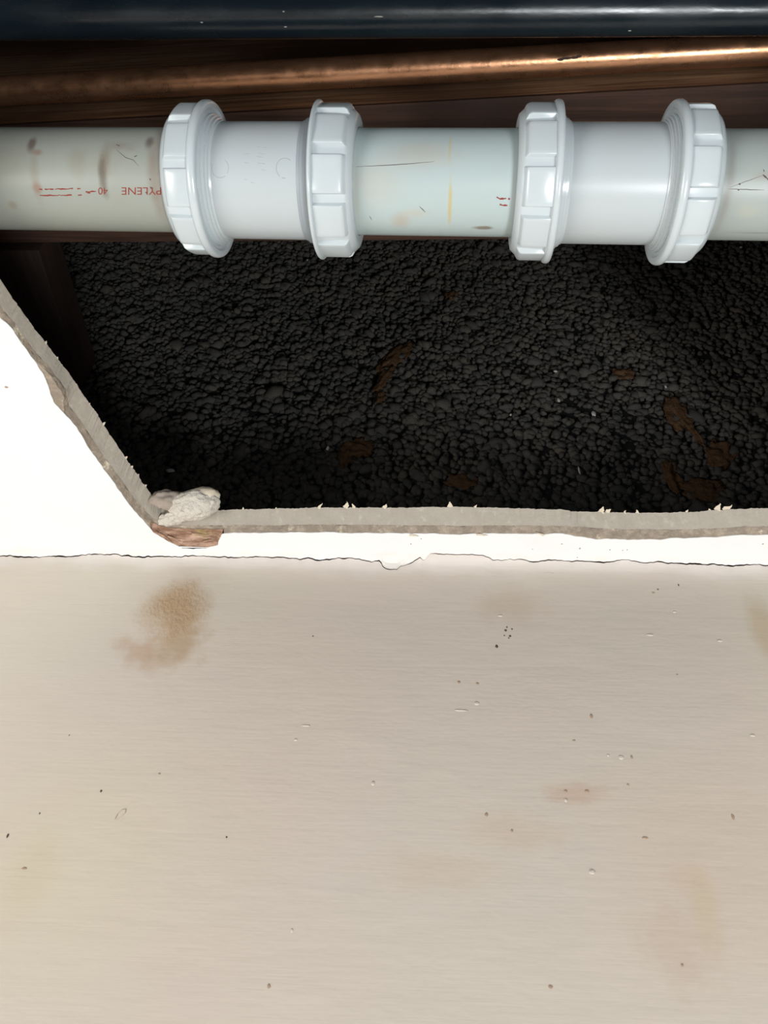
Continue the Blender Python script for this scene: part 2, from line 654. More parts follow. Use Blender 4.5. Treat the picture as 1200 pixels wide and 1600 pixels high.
# painted face (underside) with its thin edge, and the strip rounding into the crack
strip_rows = []
for t in (0, 0.35, 0.7, 0.9, 1.0):
    row = []
    for x in XS:
        sc_ = crack_s(x) - crack_w(x) * 0.5
        s0 = Y_STRIP + FR - FR * math.pi / 4
        y, z, ny, nz = prof(s0 + (sc_ - s0) * t)
        row.append((x, y, z))
    strip_rows.append(row)
row = []
for x in XS:
    y, z, ny, nz = prof(crack_s(x) - crack_w(x) * 0.5)
    row.append((x, y + ny * 0.010, z + nz * 0.010))
strip_rows.append(row)
slot_rows = strip_rows[-2:]
strip_rows = strip_rows[:-1]
Vp, Fp = join([flat_with_hole(paint_e, 0.0, Y_STRIP, False), band(strip_rows, closed=False),
               band([with_c(paint_e, 0.0), with_c(paint_e, Z_PAINT)])])
ceiling = mesh_obj('ceiling', Vp, Fp, M_ceil, smooth=False)
mesh_obj('crack_face', *band(slot_rows, closed=False), M_crack, ceiling)
tag(ceiling, 'white painted plasterboard ceiling with a ragged cut opening', 'ceiling', kind='structure')

rows = []
for i, t in enumerate((0, 0.33, 0.66, 1.0)):
    r_ = []
    for a, b, p in zip(skim_e, core_lo, paint_e):
        q = a.lerp(b, t)
        q = jit(q, 0, 420, 0.0006, 20 + i * 3.3)
        r_.append(q)
    rows.append(with_c(r_, Z_PAINT + (Z_SKIM - Z_PAINT) * t))
i0 = min(range(NV), key=lambda i: (ring[i][0] - on_z(236, 828, 0).to_2d()).length)
i1 = min(range(NV), key=lambda i: (ring[i][0] - on_z(348, 834, 0).to_2d()).length)
ledge = with_c(paint_e, Z_PAINT)
for i in range(i0, i1 + 1):
    ledge[i].z = 0.0032
    for r_ in rows:
        r_[i].z = max(r_[i].z, 0.0024)
Vs, Fs = join([band([ledge] + rows)])
mesh_obj('skim_coat', Vs, Fs, M_skim, ceiling, smooth=False)['label'] = 'rough brownish skim coat edge'

rows = []
for i, t in enumerate((0, 0.02, 0.25, 0.5, 0.75, 0.97, 1.0)):
    r_ = []
    for k_, (a, b) in enumerate(zip(core_lo, core_hi)):
        q = a.lerp(b, t)
        if 0 < i < 6:
            q = jit(q, 0, 160, 0.0004, 30 + t)
        r_.append(q)
    rows.append(with_c(r_, Z_SKIM + (T_BOARD - Z_SKIM) * t))
Vc, Fc = join([band(rows), flat_with_hole(core_hi, T_BOARD, 0.0, True)])
mesh_obj('plasterboard_core', Vc, Fc, M_gyp, ceiling, smooth=False)['label'] = 'cut grey gypsum edge'

# torn facing paper where the corner chipped off
rows = []
for j in range(13):
    t = j / 12
    r_ = []
    for i in range(i0, i1 + 1):
        p = paint_e[i].lerp(skim_e[i], t)
        h = mnoise.noise(Vector((p.x * 160, p.y * 420, 3.0))) + 0.6 * mnoise.noise(Vector((p.x * 500, p.y * 900, 8.0)))
        z = 0.0003 + 0.0018 * t + 0.0009 * h * math.sin(math.pi * min(1, t + 0.1))
        r_.append((p.x, p.y - 0.0006 * t, z))
    rows.append(r_)
V_, F_ = band(rows, closed=False)
tp = mesh_obj('torn_paper', V_, F_, M_torn, ceiling, smooth=False)
tp['label'] = 'torn brown facing paper at the chipped corner'


def shard(name, c, dirv, length, width, mat, parent, curl=0.3, thick=0.00025):
    """small curled sliver of paper: a tapering ribbon with thickness"""
    d = Vector(dirv).normalized()
    side = d.cross(Vector((0.2, 0.3, 1))).normalized()
    nrm = d.cross(side).normalized()
    n = 6
    V, Fc = [], []
    for i in range(n + 1):
        t = i / n
        w = width * (1 - t ** 1.5) * (0.8 + 0.4 * random.random()) + 0.0001
        p = Vector(c) + d * length * t + nrm * curl * length * t * t + side * width * 0.3 * (random.random() - 0.5)
        for sg, tt in ((-1, 0), (1, 0), (1, 1), (-1, 1)):
            V.append(p + side * sg * w * 0.5 + nrm * thick * tt)
    for i in range(n):
        for j in range(4):
            a = i * 4 + j
            b = i * 4 + (j + 1) % 4
            Fc.append((a, b, b + 4, a + 4))
    Fc.append((3, 2, 1, 0))
    k = n * 4
    Fc.append((k, k + 1, k + 2, k + 3))
    return mesh_obj(name, V, Fc, mat, parent, smooth=False)


for (px, py, L, w, dx) in ((497, 793, .0042, .0016, .8), (540, 793, .0042, .0028, .3), (553, 793, .003, .002, -.2), (600, 793, .003, .0022, .6),
                           (703, 792, .0036, .0028, .1), (742, 792, .002, .0012, .5), (431, 795, .0015, .001, .4), (938, 800, .0040, .0034, .35), (948, 800, .0030, .0026, .7),
                           (975, 801, .002, .0015, .3), (996, 801, .0024, .0018, -.3), (1072, 800, .002, .0014, .4), (1121, 797, .0046, .0030, .1), (1131, 797, .005, .003, .9),
                           (1110, 798, .0022, .0016, -.5), (380, 795, .0015, .001, 0.2)):
    p = on_z(px, py + 1, T_BOARD)
    shard('paper_shred', p, (dx, -0.8, 0.5), L, w, M_shred, ceiling, 0.35)
for (px, py, L, dx, dy) in ((243, 830, .012, .75, .7), (262, 838, .008, 1, .45), (300, 834, .009, 1, .2), (318, 846, .007, 1, -.3), (640, 836, .005, 1, .05), (745, 835, .006, 1, .05),
                            (850, 836, .005, -1, -.5)):
    p = on_z(px, py, -0.0002)
    shard('paper_sliver', p, (dx, dy, -0.05), L, 0.0012, M_torn if px < 600 else M_shred, ceiling, 0.05)
for (px, py) in ((88, 560), (104, 588), (138, 632), (70, 536), (160, 664), (196, 716), (205, 730), (214, 744), (226, 760)):
    p = on_z(px, py, T_BOARD)
    shard('paper_shred', p, (0.8, -0.5, 0.5), 0.0012 + 0.0012 * random.random(), 0.0014, M_shred, ceiling, 0.3)

# ------------------------------------------------------------------ rough dab of plaster in the corner of the hole


def lump(name, c, r, mat, parent=None, sub=4, amp=0.35, f=2.2, sd=0.0, rotz=0.0, flat=None):
    bm = bmesh.new()
    bmesh.ops.create_icosphere(bm, subdivisions=sub, radius=1.0)
    for v in bm.verts:
        p = v.co.copy()
        h = mnoise.noise(p * f + Vector((sd, sd * 2, 1))) * amp + mnoise.noise(p * f * 3 + Vector((sd, 3, sd))) * amp * 0.4
        p = p * (1 + h)
        p = Vector((p.x * r[0], p.y * r[1], p.z * r[2]))
        p.rotate(Matrix.Rotation(rotz, 3, 'Z'))
        v.co = p + Vector(c)
    return bm_obj(name, bm, mat, parent)


dab = empty('plaster_dab', on_z(297, 800, T_BOARD))
tag(dab, 'crumbly white plaster dab in the corner of the cut opening', 'plaster dab')
o_ = dab.location
pc = on_z(303, 789, 0.0080)
lump('main_lump', pc - o_, (0.0145, 0.0092, 0.0085), M_fill, dab, 5, 0.14, 1.6, 2.9, -0.12)
pc = on_z(262, 781, 0.0085)
k_ = NT('hollow_shade_filler', 0.95, 0.1)
M_fill2 = k_.color(k_.mix(k_.noise(200, 5, 0.6), (0.27, 0.22, 0.18, 1), (0.42, 0.36, 0.30, 1)))  # grey-brown tone stands in for the shadowed hollow beside the main lump
lump('side_shade_lump', pc - o_, (0.0095, 0.0050, 0.0058), M_fill2, dab, 4, 0.25, 2.0, 4.3, 0.1)
pc = on_z(268, 812, 0.0040)
lump('lower_lump', pc - o_, (0.010, 0.0045, 0.0022), M_fill, dab, 4, 0.3, 2.4, 6.3, -0.35)
pc = on_z(312, 780, 0.0110)
lump('upper_lump', pc - o_, (0.0125, 0.0068, 0.006), M_shred, dab, 4, 0.12, 1.8, 9.3, -0.35)

# ------------------------------------------------------------------ clinker block wall above the ceiling
Y_BLK = 0.016
Z_TOP = 0.44


def build_block_wall():
    V = [(-0.75, Y_BLK, 0), (0.75, Y_BLK, 0), (0.75, Y_BLK, Z_TOP), (-0.75, Y_BLK, Z_TOP),
         (-0.75, Y_BLK + 0.1, 0), (0.75, Y_BLK + 0.1, 0), (0.75, Y_BLK + 0.1, Z_TOP), (-0.75, Y_BLK + 0.1, Z_TOP)]
    Fc = [(0, 1, 2, 3), (5, 4, 7, 6), (4, 0, 3, 7), (1, 5, 6, 2), (3, 2, 6, 7), (4, 5, 1, 0)]
    mat = plain('block_matrix', (0.014, 0.014, 0.014, 1), 1.0, 0.0)
    o = mesh_obj('wall_upper', V, Fc, mat, smooth=False)
    tag(o, 'black rough clinker block wall seen through the opening', 'wall', kind='structure')
    # thousands of clinker lumps bonded together: one part
    bm = bmesh.new()
    bmesh.ops.create_icosphere(bm, subdivisions=2, radius=1.0)
    base = np.array([v.co[:] for v in bm.verts])
    tri = np.array([[v.index for v in f.verts] for f in bm.faces])
    bm.free()
    variants = []
    for s in range(14):
        d = np.array([1 + 0.42 * mnoise.noise(Vector(p) * 1.5 + Vector((s * 5.1, 0, 2))) + 0.22 * mnoise.noise(Vector(p) * 3.4 + Vector((s * 3.7, 5, 2))) for p in base])
        variants.append(base * d[:, None])
    step = 0.0046
    pts = []
    z = 0.006
    while z < Z_TOP:
        half = 0.27 + 0.42 * z
        for x in np.arange(-half, half, step):
            pts.append((x + rng.uniform(-.5, .5) * step * 0.95, z + rng.uniform(-.5, .5) * step * 0.95))
        z += step * 0.9
    pts = np.array(pts)
    n = len(pts)
    # clumps: slow noise makes lumps larger or smaller and pits between
    cl = np.array([mnoise.noise(Vector((p[0] * 85, p[1] * 85, 1.7))) for p in pts])
    cl2 = np.array([mnoise.noise(Vector((p[0] * 22, p[1] * 22, 4.7))) for p in pts])
    size = 0.0030 * (0.62 + 0.62 * rng.random(n) ** 1.4) * (1 + 0.25 * cl)
    big = rng.random(n) < 0.06
    size[big] *= 1.7
    depth = rng.uniform(-0.0022, 0.0007, n) + cl * 0.0016 + cl2 * 0.001
    depth[big] -= 0.0013
    tone = np.clip(0.45 + 0.20 * rng.standard_normal(n) + 0.3 * cl2, 0, 1)
    nvp = len(base)
    VV = np.empty((n, nvp, 3))
    ang = rng.uniform(0, 2 * math.pi, (n, 2))
    vi = rng.integers(0, len(variants), n)
    st = rng.uniform(0.75, 1.45, n)
    for i in range(n):
        v = variants[vi[i]] * np.array([st[i], 1.0, 1.0 / st[i] ** 0.5])
        ca, sa = math.cos(ang[i, 0]), math.sin(ang[i, 0])
        x = v[:, 0] * ca - v[:, 2] * sa
        zz = v[:, 0] * sa + v[:, 2] * ca
        VV[i, :, 0] = pts[i, 0] + x * size[i]
        VV[i, :, 2] = pts[i, 1] + zz * size[i]
        VV[i, :, 1] = Y_BLK - 0.0012 - depth[i] + v[:, 1] * size[i] * 0.8
    TT = (tri[None, :, :] + (np.arange(n) * nvp)[:, None, None]).reshape(-1, 3)
    me = bpy.data.meshes.new('clinker_lumps')
    me.vertices.add(n * nvp)
    me.vertices.foreach_set('co', VV.reshape(-1))
    nt_ = len(TT)
    me.loops.add(nt_ * 3)
    me.loops.foreach_set('vertex_index', TT.reshape(-1).astype(np.int32))
    me.polygons.add(nt_)
    me.polygons.foreach_set('loop_start', (np.arange(nt_) * 3).astype(np.int32))
    me.update(calc_edges=True)
    at = me.attributes.new('tone', 'FLOAT', 'POINT')
    at.data.foreach_set('value', np.repeat(tone, nvp).astype(np.float32))
    g = link_mesh('clinker_lumps', me, M_block, o)
    g['kind'] = 'stuff'
    g['label'] = 'bonded black clinker lumps'
    print('clinker lumps', n, 'tris', nt_)
    # rust brown mortar smears
    for i, (px, py, w, h, rt) in enumerate(((618, 555, 15, 24, 0.5), (600, 590, 8, 22, 0.3), (594, 622, 6, 12, 0.2), (560, 698, 22, 14, 0.1), (538, 712, 11, 16, 0),
                                            (1058, 642, 18, 22, 0.0), (1084, 672, 6, 20, -.2), (1125, 708, 22, 20, 0.4), (1100, 762, 34, 17, 0.1), (1050, 740, 12, 22, 0),
                                            (722, 750, 24, 11, 0.1), (975, 582, 16, 8, 0.1), (705, 460, 10, 8, 0), (104, 455, 9, 22, -.2))):
        p = on_y(px, py, Y_BLK - 0.004)
        q = on_y(px + w, py, Y_BLK - 0.004)
        rx = abs(q.x - p.x)
        q = on_y(px, py - h, Y_BLK - 0.004)
        rz = abs(q.z - p.z)
        bm = bmesh.new()
        bmesh.ops.create_icosphere(bm, subdivisions=4, radius=1.0)
        for v in bm.verts:
            c_ = v.co.copy()
            hh = 1 + 0.5 * mnoise.noise(c_ * 1.7 + Vector((i * 3.3, 1, 2))) + 0.3 * mnoise.noise(c_ * 4 + Vector((i * 1.3, 1, 2)))
            c_ = Vector((c_.x * rx * hh, c_.y * 0.0016 * hh, c_.z * rz * hh))
            c_.rotate(Matrix.Rotation(rt, 3, 'Y'))
            v.co = c_ + p + Vector((0, 0.0012 - 0.0016 * mnoise.noise(Vector((c_.x * 240, c_.z * 240, i))), 0))
        s_ = bm_obj('mortar_smear', bm, M_mortar, o)
        s_['label'] = 'rust brown mortar smear'
    for (px, py, w, h) in ((928, 646, 4, 5), (266, 735, 9, 3), (873, 625, 3, 4), (905, 735, 2, 6), (798, 648, 2, 2), (1158, 386, 4, 3), (512, 700, 3, 4), (1040, 604, 2, 3), (480, 406, 2, 2), (868, 580, 4, 2)):
        p = on_y(px, py, Y_BLK - 0.0065)
        lump('grit_fleck', p, (w * 0.00036, 0.0006, h * 0.0006), M_fleck, o, 2, 0.5, 1.4, px * 0.1)
    return o


build_block_wall()


# ------------------------------------------------------------------ timber in the void
def hexa(name, lower, upper, mat, parent=None, bev=0.0022):
    """prism between two quads (each 4 points in order), subdivided along the first edge, bevelled"""
    bm = bmesh.new()
    vs = [bm.verts.new(p) for p in lower] + [bm.verts.new(p) for p in upper]
    for f in ((3, 2, 1, 0), (4, 5, 6, 7), (0, 1, 5, 4), (1, 2, 6, 5), (2, 3, 7, 6), (3, 0, 4, 7)):
        bm.faces.new([vs[i] for i in f])
    bmesh.ops.recalc_face_normals(bm, faces=bm.faces)
    bmesh.ops.bevel(bm, geom=list(bm.edges), offset=bev, segments=2, affect='EDGES', profile=0.6)
    o = bm_obj(name, bm, mat, parent)
    return sharp(o, 40)


ZJ = 0.18
fl = on_z(600, 163, ZJ)
fr = on_z(1200, 130, ZJ)
dv = (fr - fl).normalized()
A = fl + dv * (-0.62 - fl.x) / dv.x
B = fl + dv * (0.62 - fl.x) / dv.x
bk0 = on_z(100, 379, ZJ)
bk1 = on_z(1100, 372, ZJ)
dv2 = (bk1 - bk0).normalized()
Cq = bk0 + dv2 * (0.62 - bk0.x) / dv2.x
Dq = bk0 + dv2 * (-0.62 - bk0.x) / dv2.x
lowq = [A, B, Cq, Dq]
hi = Vector((0, 0, 0.2495))
up3 = Vector((0, 0, 0.0032))
joist = hexa('timber_joist', [p + up3 for p in lowq], [p + hi for p in lowq], M_joist)
liner = hexa('underside_shade', lowq, [p + up3 for p in lowq], M_shade_liner, joist, bev=0.0008)  # dark sheet added so the joist's underside looks shaded
liner['label'] = 'added shade-coloured lath under the joist'
tag(joist, 'dark brown timber joist running behind the copper pipe, parallel to the wall', 'joist')

e0 = on_z(58, 384, ZJ)
e1 = on_z(50, 440, ZJ)
tr = [Vector((e0.x - 0.09, e0.y + 0.003, ZJ)), Vector((e0.x, e0.y + 0.003, ZJ)), Vector((e0.x - 0.004, 0.010, ZJ)), Vector((e0.x - 0.094, 0.010, ZJ))]
trim = hexa('timber_trimmer', tr, [p + Vector((0, 0, 0.035)) for p in tr], M_trim_wood)
tag(trim, 'dark reddish timber trimmer between joist and block wall, left of the opening', 'trimmer')

# floorboards closing the void above: separate boards
x = -0.72
fb_root = empty('floor_upper', (0, -0.3, ZJ + 0.2505))
tag(fb_root, 'dark underside of the timber floor over the pipes', 'floor', kind='structure')
while x < 0.70:
    w = 0.118
    q = [Vector((x, -0.72, 0)), Vector((x + w, -0.72, 0)), Vector((x + w, 0.40, 0)), Vector((x, 0.40, 0))]
    q = [Vector((p.x, p.y, p.z)) for p in q]
    hexa('floorboard', q, [p + Vector((0, 0, 0.018)) for p in q], M_board, fb_root)
    x += 0.1205
q = [Vector((-0.75, -0.74, 0.0185)), Vector((0.75, -0.74, 0.0185)), Vector((0.75, 0.44, 0.0185)), Vector((-0.75, 0.44, 0.0185))]
hexa('added_light_seal_panel', q, [p + Vector((0, 0, 0.018)) for p in q], M_board, fb_root)  # unseen panel added to stop light leaking between the boards
# joists closing the sides and the front of the void, out of the frame
for i, (x0, x1, y0, y1) in enumerate(((-0.72, -0.67, -0.98, 0.014), (0.67, 0.72, -0.98, 0.014), (-0.665, 0.665, -0.98, -0.93))):
    z0, z1 = 0.0100, ZJ + 0.2495
    q = [Vector((x0, y0, z0)), Vector((x1, y0, z0)), Vector((x1, y1, z0)), Vector((x0, y1, z0))]
    s_ = hexa('ceiling_joist', q, [p + Vector((0, 0, z1 - z0)) for p in q], M_trim_wood)
    tag(s_, ('timber joist closing the pipe void beyond the left edge', 'timber joist closing the pipe void beyond the right edge',
             'timber joist closing the pipe void on the room side')[i], 'joist')


# ------------------------------------------------------------------ pipes
def frame_for(p0, p1):
    """local X along the pipe, local Z from the axis towards the camera; origin at the middle"""
    o = (p0 + p1) * 0.5
    ex = (p1 - p0).normalized()
    v = CAM - o
    ez = (v - ex * v.dot(ex)).normalized()
    ey = ez.cross(ex)
    m = Matrix((ex, ey, ez)).transposed().to_4x4()
    m.translation = o
    return m


def cyl(x, r, ph):
    return (x, -r * math.sin(ph), r * math.cos(ph))


def revolve(name, profile, mat, parent=None, seg=96, close=False, ang=38):
    """profile: list of (x, r); full revolve about local X"""
    V, Fc = [], []
    n = len(profile)
    for i in range(seg):
        a = 2 * math.pi * i / seg
        for (x, r) in profile:
            V.append(cyl(x, r, a))
    for i in range(seg):
        k = (i + 1) % seg
        for j in range(n - 1 if not close else n):
            j2 = (j + 1) % n
            Fc.append((i * n + j, k * n + j, k * n + j2, i * n + j2))
    o = mesh_obj(name, V, Fc, mat, parent)
    bm = bmesh.new()
    bm.from_mesh(o.data)
    bmesh.ops.recalc_face_normals(bm, faces=bm.faces)
    bm.to_mesh(o.data)
    bm.free()
    return sharp(o, ang)


R_W = 0.021
PA = at_depth(50, 281, 2 * R_W * F / 148.0)
PB = at_depth(1180, 290.5, 2 * R_W * F / 161.0)
MW = frame_for(PA, PB)
MWi = MW.inverted()


def ax_x(px, py=None, r=R_W):
    """local x on the near generatrix (towards the camera) at radius r seen at pixel column px"""
    lo, hi = -0.4, 0.4
    for _ in range(50):
        mid = (lo + hi) / 2
        if proj(MW @ Vector((mid, 0, r)))[0] < px:
            lo = mid
        else:
            hi = mid
    return (lo + hi) / 2


def surf(px, py, r=R_W):
    """(x, phi) on the waste pipe surface seen at a pixel"""
    d = MWi.to_3x3() @ ray(px, py)
    o = MWi @ CAM
    a = d.y * d.y + d.z * d.z
    b = 2 * (o.y * d.y + o.z * d.z)
    c = o.y * o.y + o.z * o.z - r * r
    disc = b * b - 4 * a * c
    t = (-b - math.sqrt(max(disc, 0))) / (2 * a)
    p = o + d * t
    return p.x, math.atan2(-p.y, p.z)


def pst(px, py, wpx, hpx, col, amt, soft=0.7, warp=0.6, ws=150):
    x, ph = surf(px, py)
    s = 0.042 / 152.0
    return (x, ph, wpx * s, hpx * s, R_W, col, amt, soft, warp, ws)


BR = (0.16, 0.11, 0.065, 1)
TAN = (0.23, 0.20, 0.14, 1)
M_pipeL = make_pvc('old_waste_pipe', (0.30, 0.32, 0.285, 1), 0.42, [
    pst(160, 275, 8, 34, (0.10, 0.075, 0.05, 1), 0.8, 0.8, 0.9), pst(164, 248, 10, 30, BR, 0.45, 0.9, 0.9),
    pst(50, 225, 8, 16, (0.10, 0.06, 0.05, 1), 0.75, 0.8, 0.9), pst(58, 238, 10, 6, (0.22, 0.09, 0.06, 1), 0.5),
    pst(54, 275, 9, 40, TAN, 0.5, 0.9, 0.8), pst(58, 293, 10, 10, (0.24, 0.10, 0.06, 1), 0.55), pst(120, 255, 18, 26, TAN, 0.35, 0.9, 1.2),
    pst(234, 222, 8, 14, (0.08, 0.05, 0.05, 1), 0.7, 0.8, 0.8), pst(240, 270, 12, 90, (0.20, 0.15, 0.12, 1), 0.6, 0.9, 0.8),
    pst(190, 228, 26, 9, (0.2, 0.15, 0.12, 1), 0.35, 0.9, 1.8, 220), pst(20, 320, 8, 8, TAN, 0.5), pst(10, 250, 50, 40, TAN, 0.25, 0.9, 1.0, 60)], 0.30)
M_pipeM = make_pvc('clean_waste_pipe', (0.42, 0.505, 0.505, 1), 0.34, [
    pst(703, 320, 3.5, 42, (0.50, 0.40, 0.14, 1), 0.75, 0.7, 0.8, 260), pst(703, 230, 2.5, 30, (0.50, 0.42, 0.18, 1), 0.5, 0.8, 0.8, 260),
    pst(755, 356, 16, 5, (0.17, 0.12, 0.08, 1), 0.8, 0.6, 0.9, 220), pst(625, 345, 16, 18, (0.44, 0.33, 0.22, 1), 0.5, 0.9, 0.9),
    pst(648, 333, 22, 9, (0.50, 0.42, 0.30, 1), 0.35, 0.9, 0.9), pst(590, 285, 40, 34, (0.48, 0.40, 0.33, 1), 0.28, 0.9, 1.2, 70),
    pst(660, 240, 60, 24, (0.44, 0.33, 0.25, 1), 0.30, 0.9, 1.2, 70), pst(556, 300, 6, 70, (0.34, 0.33, 0.27, 1), 0.5, 0.9, 0.5),
    pst(805, 300, 8, 80, (0.36, 0.40, 0.40, 1), 0.5, 0.9, 0.4)], 0.05)
M_pipeR = make_pvc('grey_waste_pipe', (0.34, 0.385, 0.37, 1), 0.42, [
    pst(1140, 290, 7, 90, (0.28, 0.26, 0.24, 1), 0.55, 0.9, 0.5), pst(1195, 275, 18, 8, (0.33, 0.30, 0.27, 1), 0.6, 0.9, 1.0),
    pst(1185, 364, 50, 2.5, (0.20, 0.20, 0.19, 1), 0.5, 0.8, 0.6), pst(1170, 330, 20, 14, (0.44, 0.44, 0.36, 1), 0.4, 0.9, 1.0)], 0.14)
M_fit = make_pvc('white_fitting', (0.53, 0.59, 0.615, 1), 0.22, [], 0.07, (0.5, 0.42, 0.34, 1))
M_body = make_pvc('white_sleeve', (0.475, 0.525, 0.545, 1), 0.30, [], 0.06, (0.5, 0.42, 0.34, 1))
M_seal = plain('grey_seal', (0.31, 0.35, 0.38, 1), 0.45)

X = dict(
    n1a=ax_x(245, r=.029), n1b=ax_x(292, r=.030), n1c=ax_x(305, r=.031), b1a=ax_x(330, r=.0234), b1b=ax_x(463, r=.0234),
    n2c=ax_x(478, r=.031), n2b=ax_x(486, r=.030), n2a=ax_x(549, r=.027),
    n3a=ax_x(808, r=.027), n3b=ax_x(867, r=.030), n3c=ax_x(880, r=.031), b2a=ax_x(893, r=.0234), b2b=ax_x(1044, r=.0234),
    n4c=ax_x(1064, r=.031), n4b=ax_x(1078, r=.030), n4a=ax_x(1135, r=.0285))


def pipe_run(name, x0, x1, mat, label):
    o = revolve(name, [(x0, R_W - .002), (x0, R_W - .0002), (x0 + .0002, R_W), (x1 - .0002, R_W), (x1, R_W - .0002), (x1, R_W - .002)], mat, None, 128, close=True)
    o.matrix_world = MW
    tag(o, label, 'pipe', 'waste pipe lengths')
    return o


xm1 = (X['b1a'] + X['b1b']) / 2
xm2 = (X['b2a'] + X['b2b']) / 2
pipeL = pipe_run('waste_pipe', -0.56, xm1 - .001, M_pipeL, 'stained grey plastic waste pipe with red print, running off to the left')
pipeM = pipe_run('waste_pipe', xm1 + .001, xm2 - .001, M_pipeM, 'clean pale blue-white plastic pipe between the two couplings')
pipeR = pipe_run('waste_pipe', xm2 + .001, 0.50, M_pipeR, 'grey plastic waste pipe leaving the right coupling towards the right edge')

RB = 0.02335


def nut(parent, xa, xb, xc, phase, label):
    """xa: outer (pipe side) end, xb: flange start, xc: flange face towards the sleeve"""
    s = 1 if xc > xa else -1
    L = abs(xb - xa)
    T = abs(xc - xb)
    P = lambda d, r: (xa + s * d, r)
    prof_ = [P(0.0002, R_W + .0003), P(0.0, .0245), P(0.0004, .0262), P(.0022, .0279), P(.0032, .0283), P(L - .001, .0288), P(L, .0290), P(L, .0236), P(L * 0.5, R_W + .0003)]
    nb = revolve('nut', prof_, M_fit, parent, 96, close=True)
    nb['label'] = label
    # flange ring with a rounded rim
    fp = []
    for i in range(9):
        a = math.pi * (-0.5 + i / 8)
        fp.append(P(L + T * 0.5 + T * 0.5 * math.sin(a), .0304 + .0011 * math.cos(a)))
    fp = [P(L - .0004, .0262), P(L - .0002, .0299)] + fp + [P(L + T, .0286), P(L + T - .0008, .0276), P(L + T - .0008, .0262)]
    revolve('flange', fp, M_fit, nb, 128, close=True)
    # ten raised grip pads
    bm = bmesh.new()
    n = 8
    a0, a1 = math.radians(13.6), math.radians(15.4)
    Rt, Rb_ = .0303, .0280
    xs0, xs1 = xa + s * .0020, xa + s * (L + .0002)
    tx0, tx1 = xa + s * .0034, xa + s * (L + .0002)
    top, bot = [], []
    for i in range(n + 1):
        u = -1 + 2 * i / n
        rr = Rt * (0.55 + 0.45 * math.cos(a0) / math.cos(a0 * u)) * 1.003
        top.append([bm.verts.new(cyl(tx0, rr - .0005, a0 * u)), bm.verts.new(cyl(tx0 + s * .0012, rr, a0 * u)), bm.verts.new(cyl(tx1, rr, a0 * u))])
        bot.append([bm.verts.new(cyl(xs0, Rb_ - .0006, a1 * u)), bm.verts.new(cyl(xs1, Rb_, a1 * u))])
    for i in range(n):
        bm.faces.new((top[i][0], top[i][1], top[i + 1][1], top[i + 1][0]))
        bm.faces.new((top[i][1], top[i][2], top[i + 1][2], top[i + 1][1]))
        bm.faces.new((bot[i][0], top[i][0], top[i + 1][0], bot[i + 1][0]))
        bm.faces.new((top[i][2], bot[i][1], bot[i + 1][1], top[i + 1][2]))
    bm.faces.new((bot[0][0], bot[0][1], top[0][2], top[0][1], top[0][0]))
    bm.faces.new((top[n][0], top[n][1], top[n][2], bot[n][1], bot[n][0]))
    bmesh.ops.recalc_face_normals(bm, faces=bm.faces)
    ed = [e for e in bm.edges if len(e.link_faces) == 2 and e.calc_face_angle(0) > 0.45]
    bmesh.ops.bevel(bm, geom=ed, offset=0.00035, segments=2, affect='EDGES', profile=0.5)
    first_ = None
    me = bpy.data.meshes.new('grip_pad')
    bm.to_mesh(me)
    bm.free()
    me.materials.append(M_fit)
    me.polygons.foreach_set('use_smooth', [True] * len(me.polygons))
    for i in range(10):
        o = bpy.data.objects.new('grip_pad', me)
        COL.objects.link(o)
        o.parent = nb
        # phi grows towards -Y, so turn by -phi about X
        o.rotation_euler = (math.radians(phase + 36 * i), 0, 0)
        if i == 0:
            sharp(o, 50)
    return nb


def coupling(label, xa, xb, n1, n2, ph1, ph2, marks):
    root = empty('pipe_coupling')
    root.matrix_world = MW
    tag(root, label, 'coupling', 'white compression couplings')
    l0, l1 = xa - .0165, xb + .0165
    sl = revolve('sleeve', [(l0, R_W + .0004), (l0, .0232), (xa, RB), (xb, RB), (l1, .0232), (l1, R_W + .0004)], M_body, root, 128, close=True)
    # stepped collar rings beside each nut
    for (x0, sgn, lim) in ((xa, 1, n1[2]), (xb, -1, n2[2])):
        d = abs(x0 - lim)
        q = lambda t, r: (x0 - sgn * d * t, r)
        revolve('collar', [q(0.0, RB - .0004), q(0.0, RB + .0004), q(0.22, RB + .0007), q(0.26, RB + .0013), q(0.52, RB + .0014), q(0.56, RB + .0021),
                           q(0.86, RB + .0022), q(0.9, RB + .0028), q(1.25, RB + .0028), q(1.25, RB - .0004)], M_fit if sgn > 0 or marks != 1 else M_seal, root, 96, close=True)
    nut(root, *n1, ph1, 'ribbed white nut on the left end')
    nut(root, *n2, ph2, 'ribbed white nut on the right end')
    return root, sl


c1, sl1 = coupling('white compression coupling beside the red-printed pipe, with moulded circle marks', X['b1a'], X['b1b'],
                   (X['n1a'], X['n1b'], X['n1c']), (X['n2a'], X['n2b'], X['n2c']), 5, -6, 1)
c2, sl2 = coupling('white compression coupling at the right, with plain unmarked sleeve', X['b2a'], X['b2b'],
                   (X['n3a'], X['n3b'], X['n3c']), (X['n4a'], X['n4b'], X['n4c']), 2, -13, 2)


